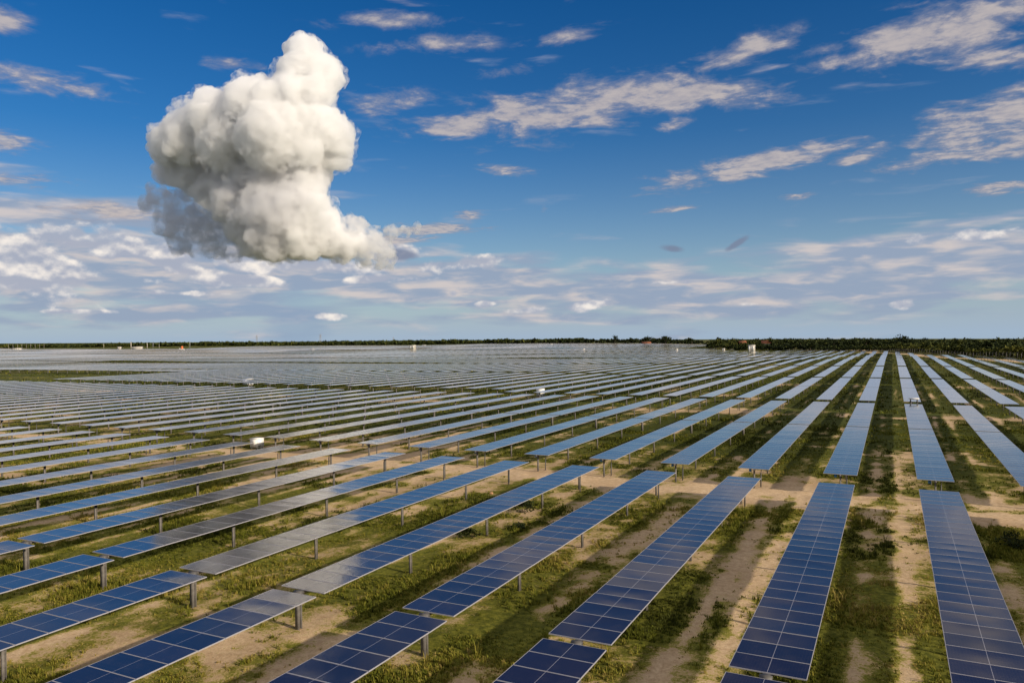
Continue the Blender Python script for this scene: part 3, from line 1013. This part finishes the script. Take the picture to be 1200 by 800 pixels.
def crown_faces(c, rad, hz, lumps, per, size, rng, tint):
    """Leaf clumps scattered through a few lumps of a crown: (centres, half axes, tint) turned into quads."""
    ce, tn = [], []
    for k in range(lumps):
        a, q = rng.uniform(0, 2 * math.pi), rad * math.sqrt(rng.random()) * 0.75
        lc = np.array([c[0] + q * math.cos(a), c[1] + q * math.sin(a), c[2] + rng.uniform(-0.45, 0.55) * hz])
        lr = rad * rng.uniform(0.35, 0.6)
        d = rng.normal(size=(per, 3))
        d /= np.linalg.norm(d, axis=1)[:, None]
        d *= (rng.random(per) ** 0.4)[:, None]
        ce.append(lc + d * np.array([lr, lr, lr * 0.72 * hz / rad * 1.2]))
        tn.append(np.clip(tint + rng.normal(0, 0.10) + rng.normal(0, 0.16, per), 0, 1))
    ce, tn = np.concatenate(ce), np.concatenate(tn)
    n = len(ce)
    u = rng.normal(size=(n, 3)); u /= np.linalg.norm(u, axis=1)[:, None]
    w = np.cross(u, rng.normal(size=(n, 3))); w /= np.linalg.norm(w, axis=1)[:, None]
    s = size * rng.uniform(0.5, 1.25, (n, 1))
    V = np.stack([ce - u * s - w * s * 0.6, ce + u * s - w * s * 0.45, ce + u * s * 0.7 + w * s * 0.6, ce - u * s * 0.8 + w * s * 0.7], 1)
    return V.reshape(-1, 3), np.repeat(tn, 4)


def wood(name, spots, label, lumps, per, size):
    rng = np.random.default_rng(5)
    Vs, Ts, tv = [], [], MB()
    for x, y, h, r, tint in spots:
        z = float(terrain(x, y))
        V, T = crown_faces((x, y, z + h * 0.60), r, h * 0.42, lumps, per, size * (0.8 + 0.4 * rng.random()), rng, tint)
        Vs.append(V); Ts.append(T)
        if per >= 16:
            tv.tube((x, y, z - 0.3), (x + rng.normal(0, .3), y + rng.normal(0, .3), z + h * 0.6), 0.16, 5, 0, 0.07)
    V = np.concatenate(Vs)
    nq = len(V) // 4
    Q = np.arange(nq * 4).reshape(-1, 4)
    mi = [0] * nq
    T = np.concatenate(Ts)
    tri = None
    if tv.v:
        Q = np.concatenate([Q, np.array(tv.q) + len(V)])
        tri = np.array(tv.t) + len(V)
        V = np.concatenate([V, np.array(tv.v)])
        T = np.concatenate([T, np.zeros(len(tv.v))])
        mi += [1] * (len(tv.q) + len(tv.t))
    return tag(link(name, np_mesh(name, V, Q, tri, (leaf, bark), mi, None, False, {'tint': T})), label, 'woods', None, 'stuff')


def edge_y(x):
    """Front edge of the woods on the right."""
    if x > -2:
        return 548 - 4.6 * (x + 2.4) if x < 22 else 468 - 6.0 * (x - 22) if x < 50 else 300 - 2.0 * (x - 50)
    return 545


rng_w = np.random.default_rng(21)
spots = []
k = 0
while len(spots) < 1500 and k < 40000:
    k += 1
    d = rng_w.random() ** 1.5 * 420 + 2
    x = rng_w.uniform(-128, 190)
    e = edge_y(x)
    y = e + d
    xc, zc_ = cam_coords(np.array([x]), np.array([y]))
    if xc[0] > 0.76 * zc_[0] or (x < -104 and y < 552 + (-104 - x) * 1.5):
        continue
    scrub = d < 35
    h = rng_w.uniform(2.6, 5.0) if scrub else 4.2 + 4.2 * rng_w.random() ** 2.2
    tint = 0.52 + 0.9 * (float(fbm(np.array([x / 35.0]), np.array([y / 30.0]), 41, 3)[0]) - 0.5) + (0.30 if scrub and x > 8 else -0.10)
    spots.append((x, y, h, rng_w.uniform(2.4, 4.4) * h / 6.0 * 1.1, tint))
wood('woods', spots, 'dark green scrub woods walling in the plant on the right', 6, 22, 0.62)
far = []
for k in range(3400):
    a = rng_w.uniform(-0.76, 0.10)
    base = float(np.interp(a, [-0.76, -0.67, -0.5, -0.3, -0.15, 0.0, 0.1], [1330, 1320, 1270, 1250, 1120, 1040, 1000]))
    z = base + rng_w.random() ** 2 * 1500
    xc = a * z
    x, y = math.cos(YAW) * xc - math.sin(YAW) * z, math.sin(YAW) * xc + math.cos(YAW) * z
    h = rng_w.uniform(4.5, 8.0)
    far.append((x, y, h, rng_w.uniform(5, 10), 0.50 + 0.5 * (vnoise(np.array([x / 90.]), np.array([y / 90.]), 3)[0] - 0.4)))
wood('far_woods', far, 'thin dark band of far woods along the horizon', 4, 9, 1.7)


def tree(name, label, x, y, h, r, lumps, per, size, tint, flat=0.42, group=None):
    rng = np.random.default_rng(int(abs(x * 13 + y)))
    z = float(terrain(x, y))
    root = thing(name, label, 'tree', (x, y, z), 0, group)
    m = MB().tube((0, 0, -0.4), (0.2, 0.1, h * 0.45), 0.26, 8, 0, 0.17)
    for k in range(5):
        a = k * 1.26 + rng.uniform(-.3, .3)
        m.tube((0.2, 0.1, h * (0.36 + 0.03 * k)), (0.2 + math.cos(a) * r * .6, 0.1 + math.sin(a) * r * .6, h * rng.uniform(.6, .8)), 0.12, 6, 0, 0.04)
    link('trunk', m.mesh('trunk', bark), root)
    V, T = crown_faces((0, 0, h * 0.70), r, h * flat, lumps, per, size, rng, tint)
    link('crown', np_mesh('crown', V, np.arange(len(V)).reshape(-1, 4), None, (leaf,), None, None, False, {'tint': T}), root)
    return root


def at(px, py, zrel):
    """Ground-plan point at a height relative to the camera, seen at a place in a 1200 x 800 frame (used only to read plan positions off)."""
    d = fwd * FPX + r2 * (px - 600) - u2 * (py - 400)
    k_ = zrel / d.z
    return d.x * k_, d.y * k_


def plan(a, z):
    """Point at z metres ahead, a = sideways / ahead."""
    xc = a * z
    return math.cos(YAW) * xc - math.sin(YAW) * z, math.sin(YAW) * xc + math.cos(YAW) * z


for name, label, a, z, h, r, tint, fl in (
        ('domed_tree', 'broad dark domed tree standing above the woods beyond the straight-running rows', 0.512, 520, 9.6, 5.4, 0.12, .40),
        ('spreading_tree', 'flat-topped pale tree rising above the woods left of the straight-running rows', 0.392, 500, 8.2, 3.6, 0.35, .30),
        ('round_tree', 'round dark tree beside the orange-roofed shed at the left end of the woods', 0.177, 760, 10.2, 6.5, 0.12, .42),
        ('bushy_tree', 'low bushy dark tree on the skyline right of the orange-roofed shed', 0.202, 740, 8.6, 5.2, 0.2, .40),
        ('slender_tree', 'slender dark tree poking up at the left tip of the skyline woods', 0.135, 830, 9.4, 3.6, 0.15, .5)):
    x, y = plan(a, z)
    tree(name, label, x, y, h, r, 9, 34, 0.55, tint, fl)
# skyline strip of trees behind the shed, left of the near woods
strip = []
for k in range(150):
    a = rng_w.uniform(0.05, 0.25)
    x, y = plan(a, float(rng_w.uniform(1000 - a * 900, 1120 - a * 900)))
    strip.append((x, y, rng_w.uniform(5.5, 8), rng_w.uniform(3, 5), 0.2))
wood('skyline_woods', strip, 'ragged dark skyline woods behind the orange-roofed shed', 5, 18, 0.9)

# ------------------------------------------------------------------ bushes between the rows
def bush(label, x, y, r, h, tint, n):
    rng = np.random.default_rng(int(abs(x * 31 + y * 7)))
    root = thing('bush', label, 'bush', (x, y, float(terrain(x, y))), 0, 'bushes between the solar rows')
    m = MB()
    for k in range(6):
        a = k * 1.05
        m.tube((0, 0, -0.1), (math.cos(a) * r * .6, math.sin(a) * r * .6, h * rng.uniform(.5, .8)), 0.015, 5, 0, 0.006)
    link('stem', m.mesh('stem', bark), root)
    V, T = crown_faces((0, 0, h * 0.5), r, h * 0.5, 7, n, 0.055, rng, tint)
    link('foliage', np_mesh('foliage', V, np.arange(len(V)).reshape(-1, 4), None, (leaf,), None, None, False, {'tint': T}), root)


for lab, px, py, r, h, tint in (
        ('dark leafy bush on the grass right of the panel with a brown clump on it', 612, 600, 0.9, 0.75, 0.35),
        ('small dark bush in the strip right of the leafy bush and below it', 608, 620, 0.45, 0.4, 0.35),
        ('green bush under the edge of the row nearest the leafy bush', 549, 629, 0.7, 0.6, 0.5),
        ('tall weedy bush on the grass at the far right, beside the rightmost near row', 1188, 642, 0.9, 0.9, 0.3),
        ('wide dark bush between rows near the right edge, beyond the second track', 1156, 468, 2.2, 1.5, 0.1)):
    x, y = at(px, py, -CAM_H)
    bush(lab, x, y, r, h, tint, 70)

# ------------------------------------------------------------------ cabinets, stations, sheds
cream = mottled('cream_render', (0.44, 0.40, 0.35), (0.52, 0.48, 0.42), 0.7, 0.7)
grey_door = mat('grey_metal', (0.33, 0.33, 0.33), 0.5)
orange_tile = mottled('orange_roof_tiles', (0.19, 0.065, 0.03), (0.26, 0.095, 0.04), 1.5, 0.8)
brick = mottled('orange_brick', (0.22, 0.085, 0.04), (0.27, 0.11, 0.055), 1.2, 0.85)
concrete = mottled('concrete', (0.42, 0.38, 0.32), (0.52, 0.48, 0.41), 1.0, 0.85)
ROWDIR = 0.0


def cabinet(label, x, y, w, d, h, legs=0.12):
    root = thing('equipment_cabinet', label, 'cabinet', (x, y, float(terrain(x, y))), ROWDIR)
    m = MB()
    m.box((0, 0, legs + h / 2), (w, d, h))
    link('housing', m.mesh('housing', white_mat), root)
    link('lid', MB().box((0, 0, legs + h + 0.02), (w * 1.06, d * 1.06, 0.036)).mesh('lid', white_mat), root)
    f = link('door', MB().box((0, -d / 2 - 0.012, legs + h / 2), (w * 0.86, 0.02, h * 0.86)).mesh('door', white_mat), root)
    link('handle', MB().box((0, 0, 0), (0.03, 0.03, 0.12)).box((0, 0.012, 0.0), (0.05, 0.01, 0.18)).mesh('handle', dark_steel), f, (-w * 0.05, -d / 2 - 0.035, legs + h / 2))
    link('vent', MB().box((0, 0, 0), (0.02, d * 0.35, h * 0.16)).box((0.012, 0, 0), (0.008, d * 0.30, h * 0.11)).mesh('vent', dark_steel), root, (w / 2 + 0.005, -d * 0.2, legs + h * 0.16))
    link('plinth', MB().box((-w * .4, 0, legs / 2 - .1), (0.1, d * .9, legs + .2)).box((w * .4, 0, legs / 2 - .1), (0.1, d * .9, legs + .2)).mesh('plinth', concrete), root)
    return root


cabinet('white metal cabinet standing at the left end of a table by the first track', -54.6, 54.2, 0.95, 0.85, 0.82)
cabinet('small white cabinet standing between rows beside the second track, mid picture', -54.6, 120.0, 1.2, 0.9, 1.25)
cabinet('small white cabinet among the left rows at the dark gap of the second track', -133.0, 129.5, 2.2, 1.2, 1.3)


def station(label, x, y, w, d, h, rz=0.0):
    """Container transformer station on a plinth."""
    root = thing('transformer_station', label, 'transformer station', (x, y, float(terrain(x, y))), rz)
    link('body', MB().box((0, 0, 0.3 + h / 2), (w, d, h)).mesh('body', cream), root)
    link('plinth', MB().box((0, 0, 0.0), (w + .3, d + .3, 0.6)).mesh('plinth', concrete), root)
    link('roof', MB().box((0, 0, 0.3 + h + 0.06), (w + .2, d + .2, 0.12)).mesh('roof', white_mat), root)
    for k in (-1, 0, 1):
        dd = link('door', MB().box((k * w * 0.3, -d / 2 - 0.02, 0.3 + h * 0.45), (w * 0.24, 0.035, h * 0.8)).mesh('door', white_mat if k else grey_door), root)
        link('handle', MB().box((0, 0, 0), (0.04, 0.06, 0.22)).box((0, 0.02, 0), (.08, .02, .3)).mesh('handle', dark_steel), dd, (k * w * 0.3 + w * 0.08, -d / 2 - 0.06, 0.3 + h * 0.45))
    link('vent', MB().box((w / 2 + .02, 0, 0.3 + h * .7), (0.03, d * .6, h * .25)).box((w / 2 + .045, 0, 0.3 + h * .7), (0.02, d * .5, h * .04)).mesh('vent', grey_door), root)
    return root


station('tall white transformer station on sand in front of the woods', -73.0, 457.0, 3.6, 2.6, 4.2)
station('white transformer station alone in the far grey field, left of the middle', -340.0, 504.0, 4.2, 2.8, 3.4)
for lab, px, py, w in (('low white station at the far edge of the field above the lone transformer station', 497, 405.2, 7.0), ('white station on a yellow clearing in the far field right of the middle', 646, 405.8, 4.0),
                       ('white station beside the yellow strip left of the middle in the far field', 366, 409.3, 6.0), ('white hut in the far field just before the woods, left of the tall station', 848, 411.5, 2.4),
                       ('small white hut in the far field below the orange-roofed shed', 793, 412.3, 2.0), ('little white hut amid far grey panels right of the middle', 684, 412.5, 2.0)):
    x, y = at(px, py, -CAM_H)
    station(lab, x, y, w * 0.6, 2.0, 1.5)


def building(name, label, x, y, w, d, h, roof_h, wall, roof, rz=0.0, windows=3):
    root = thing(name, label, 'building', (x, y, float(terrain(x, y))), rz)
    link('wall', MB().box((0, 0, h / 2 - .2), (w, d, h + .4)).mesh('wall', wall), root)
    m = MB()
    e = 0.5
    if roof_h > 0.3:
        a, b = w / 2 + e, d / 2 + e
        for s_ in (-1, 1):
            m.hexa([(-a, s_ * b, h), (a, s_ * b, h), (a, 0, h + roof_h), (-a, 0, h + roof_h), (-a, s_ * b, h + .18), (a, s_ * b, h + .18), (a, 0, h + roof_h + .18), (-a, 0, h + roof_h + .18)][::1])
    else:
        m.box((0, 0, h + .1), (w + .5, d + .5, .22))
    link('roof', m.mesh('roof', roof), root)
    dark = mat('dark_window', (0.02, 0.025, 0.03), 0.2)
    for k in range(windows):
        xx = (k + .5) / windows * w - w / 2
        wf = link('window', MB().box((xx, -d / 2 - .03, h * .6), (w / windows * .5, .06, h * .32)).mesh('window', white_mat), root)
        link('pane', MB().box((xx, -d / 2 - .07, h * .6), (w / windows * .4, .02, h * .24)).mesh('pane', dark), wf)
    return root


x, y = at(20, 411.2, -CAM_H)
building('service_building', 'low white service building at the far left edge of the field', x, y, 10, 5, 3.2, 0.0, cream, white_mat, -YAW * 0 + 0.5, 4)
x, y = at(161, 408.7, -CAM_H)
building('substation_hall', 'long pale flat-roofed hall beside the masts on the left horizon', x, y, 13, 7, 3.6, 0.0, cream, cream, 0.5, 5)
x, y = at(140, 408.7, -CAM_H)
building('gate_house', 'small pale hut beside the long hall on the left horizon', x, y, 4.5, 4, 3.0, 0.0, cream, cream, 0.5, 2)
x, y = plan(0.1765, 800)
building('brick_shed', 'orange brick shed with a tiled roof on the skyline left of the woods', x, y, 8.5, 6, 2.0, 1.6, brick, orange_tile, 0.45, 4)
for lab, a, z, w, rz in (('orange tiled farmhouse roof showing through the left part of the woods', 0.303, 585, 4.5, 0.4), ('larger orange tiled farmhouse roof showing through the woods above the tall station', 0.334, 575, 6.0, 0.2)):
    x, y = plan(a, z)
    building('farmhouse', lab, x, y, w, 6, 3.9, 2.2, cream, orange_tile, rz, 3)

# orange tank on white base at left
x, y = at(213, 409.0, -CAM_H)
root = thing('water_tank', 'orange tank raised on a white base on the left horizon', 'tank', (x, y, float(terrain(x, y))))
link('base', MB().box((0, 0, 1.0), (6.0, 4.0, 2.6)).box((-2.2, 0, 2.6), (1.0, 3.6, 1.0)).mesh('base', white_mat), root)
link('drum', MB().tube((0.6, 0, 2.3), (0.6, 0, 5.4), 1.3, 16).tube((0.6, 0, 5.4), (0.6, 0, 5.9), 1.3, 16, 0, 0.4).mesh('drum', mat('orange_paint', (0.62, 0.13, 0.03), 0.5)), root)

# ------------------------------------------------------------------ masts and pylons
pylon_steel = mat('pylon_steel', (0.28, 0.28, 0.28), 0.6)


def lattice_tower(name, label, x, y, h, w, arms=3, group=None, lean=0.0):
    root = thing(name, label, 'pylon', (x, y, float(terrain(x, y))), 0.4, group)
    m = MB()
    t_ = 0.16 * h / 25
    levels = 7
    pt = lambda k, i: Vector(((1, 1, -1, -1)[i] * w * (1 - 0.86 * k / levels) + lean * h * k / levels, (1, -1, -1, 1)[i] * w * (1 - 0.86 * k / levels), h * k / levels - (0.4 if k == 0 else 0)))
    for i in range(4):
        m.bar(pt(0, i), pt(levels, i), t_ * 1.4)
        for k in range(levels):
            m.bar(pt(k, i), pt(k + 1, (i + 1) % 4), t_)
    link('lattice', m.mesh('lattice', pylon_steel), root)
    for k in range(arms):
        zz = h * (0.98 - 0.12 * k)
        L = h * (0.11 + 0.03 * (k == 1))
        a = MB().bar((-L, 0, zz), (L, 0, zz), t_ * 1.2)
        a.bar((-L, 0, zz), (0, 0, zz + h * .05), t_).bar((L, 0, zz), (0, 0, zz + h * .05), t_)
        arm = link('cross_arm', a.mesh('cross_arm', pylon_steel), root)
        for sx in (-1, 1):
            link('insulator', MB().tube((sx * L, 0, zz), (sx * L, 0, zz - h * .04), t_ * .8, 6).tube((sx * L, 0, zz - h * .02), (sx * L, 0, zz - h * .025), t_ * 1.4, 6).mesh('insulator', grey_door), arm)
    return root


for lab, px, top, base, zz, w in (('slim pylon standing against the sky above the left rows, tallest on the skyline', 375.5, 394, 406, 1250, 2.2),
                                  ('faint thin pylon far off on the skyline left of the middle', 461, 396, 403, 1900, 2.4),
                                  ('pale lattice pylon between the orange tank and the tall skyline pylon', 222.5, 402.2, 408.2, 1150, 2.4),
                                  ('faint lattice pylon left of the tall skyline pylon, half lost in the woods', 301, 394, 405, 1350, 2.0),
                                  ('pale lattice pylon right of the long hall, next to the second white mast', 179.5, 402.5, 407.5, 1170, 2.0)):
    x, y = plan((px - 600) / FPX, zz)
    hh = (base - top) / FPX * zz * 1.0
    lattice_tower('lattice_pylon', lab, x, y, hh + 2.0, w * hh / 16, 3, 'pylons on the horizon')


def mast(label, px, zz, h, r, group):
    x, y = plan((px - 600) / FPX, zz)
    root = thing('mast', label, 'mast', (x, y, float(terrain(x, y))), 0, group)
    link('pole', MB().tube((0, 0, -.3), (0, 0, h), r, 8, 0, r * .7).mesh('pole', concrete), root)
    link('lamp_head', MB().box((0, 0, h + .15), (1.4, .5, .3)).box((0, 0, h + .36), (.5, .3, .12)).mesh('lamp_head', pylon_steel), root)


mast('thick white mast rising left of the long hall', 153.5, 1130, 9.5, 0.62, 'masts of the substation')
mast('white mast right of the long hall', 172.5, 1135, 8.2, 0.42, 'masts of the substation')
mast('slim pale mast left of the small hut, alone at the wood edge', 121.5, 1130, 6.6, 0.25, 'masts of the substation')
mast('slim mast right of the lattice pylon by the hall', 186.5, 1150, 6.5, 0.22, 'masts of the substation')
for k in range(9):
    px = 10 + k * 5.2
    x, y = plan((px - 600) / FPX, 1140)
    root = thing('lamp_pole', 'thin pale pole in the row of poles behind the low white service building', 'pole', (x, y, float(terrain(x, y))), 0, 'poles behind the service building')
    link('pole', MB().tube((0, 0, -.3), (0, 0, 7.5), 0.13, 7, 0, 0.09).mesh('pole', concrete), root)
    link('bracket', MB().bar((0, 0, 7.4), (0.9, 0, 7.7), .09).box((1.1, 0, 7.72), (.5, .22, .12)).mesh('bracket', pylon_steel), root)

# ------------------------------------------------------------------ boundary fence on the right
def fence_line(u):
    """Plan points of the boundary fence; u metres from its far end."""
    P = [(-60, 524), (-2, 518), (10, 472), (20, 436), (34, 381), (43, 335), (58, 262), (66, 222)]
    for a, b in zip(P, P[1:]):
        L = math.hypot(b[0] - a[0], b[1] - a[1])
        if u <= L:
            return a[0] + (b[0] - a[0]) * u / L, a[1] + (b[1] - a[1]) * u / L
        u -= L
    return None


root = thing('boundary_fence', 'long fence of pale posts and wire in front of the woods on the right', 'fence', (20, 436, float(terrain(20, 436))))
ox, oy, oz = root.location
pts = []
u = 0.0
while fence_line(u) is not None and len(pts) < 98:
    pts.append(fence_line(u))
    u += 3.9
pm = MB().box((0, 0, 1.0), (0.13, 0.13, 2.6)).bar((0, 0, 2.28), (0.28, 0, 2.6), 0.09).mesh('post', steel)
wires = MB()
for i, (x, y) in enumerate(pts):
    link('post', pm, root, (x - ox, y - oy, float(terrain(x, y)) - oz))
    if i:
        xa, ya = pts[i - 1]
        za, zb = float(terrain(xa, ya)), float(terrain(x, y))
        for hh in (0.4, 0.9, 1.4, 1.9, 2.3):
            wires.bar((xa - ox, ya - oy, za - oz + hh), (x - ox, y - oy, zb - oz + hh), 0.012)
link('wire', wires.mesh('wire', pylon_steel), root)

# ------------------------------------------------------------------ small things on and under the panels
zb = PANEL_H
root = thing('cleaning_unit', 'small white flat-topped unit on dark legs over the gap in the straight-running row', 'unit', (2.42, 110.0, 0))
link('top', MB().box((0, 0, zb + 0.52), (1.20, 0.75, 0.09)).box((0, 0, zb + 0.46), (1.0, 0.6, 0.05)).mesh('top', white_mat), root)
for sx in (-1, 1):
    link('leg', MB().box((sx * 0.38, 0, (zb + 0.42) / 2), (0.12, 0.14, zb + 0.46)).box((sx * 0.38, 0, zb + 0.1), (0.22, 0.24, 0.18)).mesh('leg', dark_steel), root)
px_, py_ = at(576, 578.8, -(CAM_H - PANEL_H))
rngc = np.random.default_rng(4)
import bmesh
bm = bmesh.new()
bmesh.ops.create_icosphere(bm, subdivisions=3, radius=0.11)
for v_ in bm.verts:
    n_ = mnoise.noise(v_.co * 14) * 0.05
    v_.co = v_.co * (1 + n_ * 6)
    v_.co.z = max(v_.co.z * 0.75, -0.055)
me = bpy.data.meshes.new('soil_clump')
bm.to_mesh(me)
bm.free()
me.materials.append(mottled('dry_soil', (0.26, 0.13, 0.06), (0.38, 0.22, 0.11), 20.0, 0.95))
tag(link('soil_clump', me, None, (px_, py_, PANEL_H + 0.056)), 'small brown clump lying on the panels of a near row', 'clump')
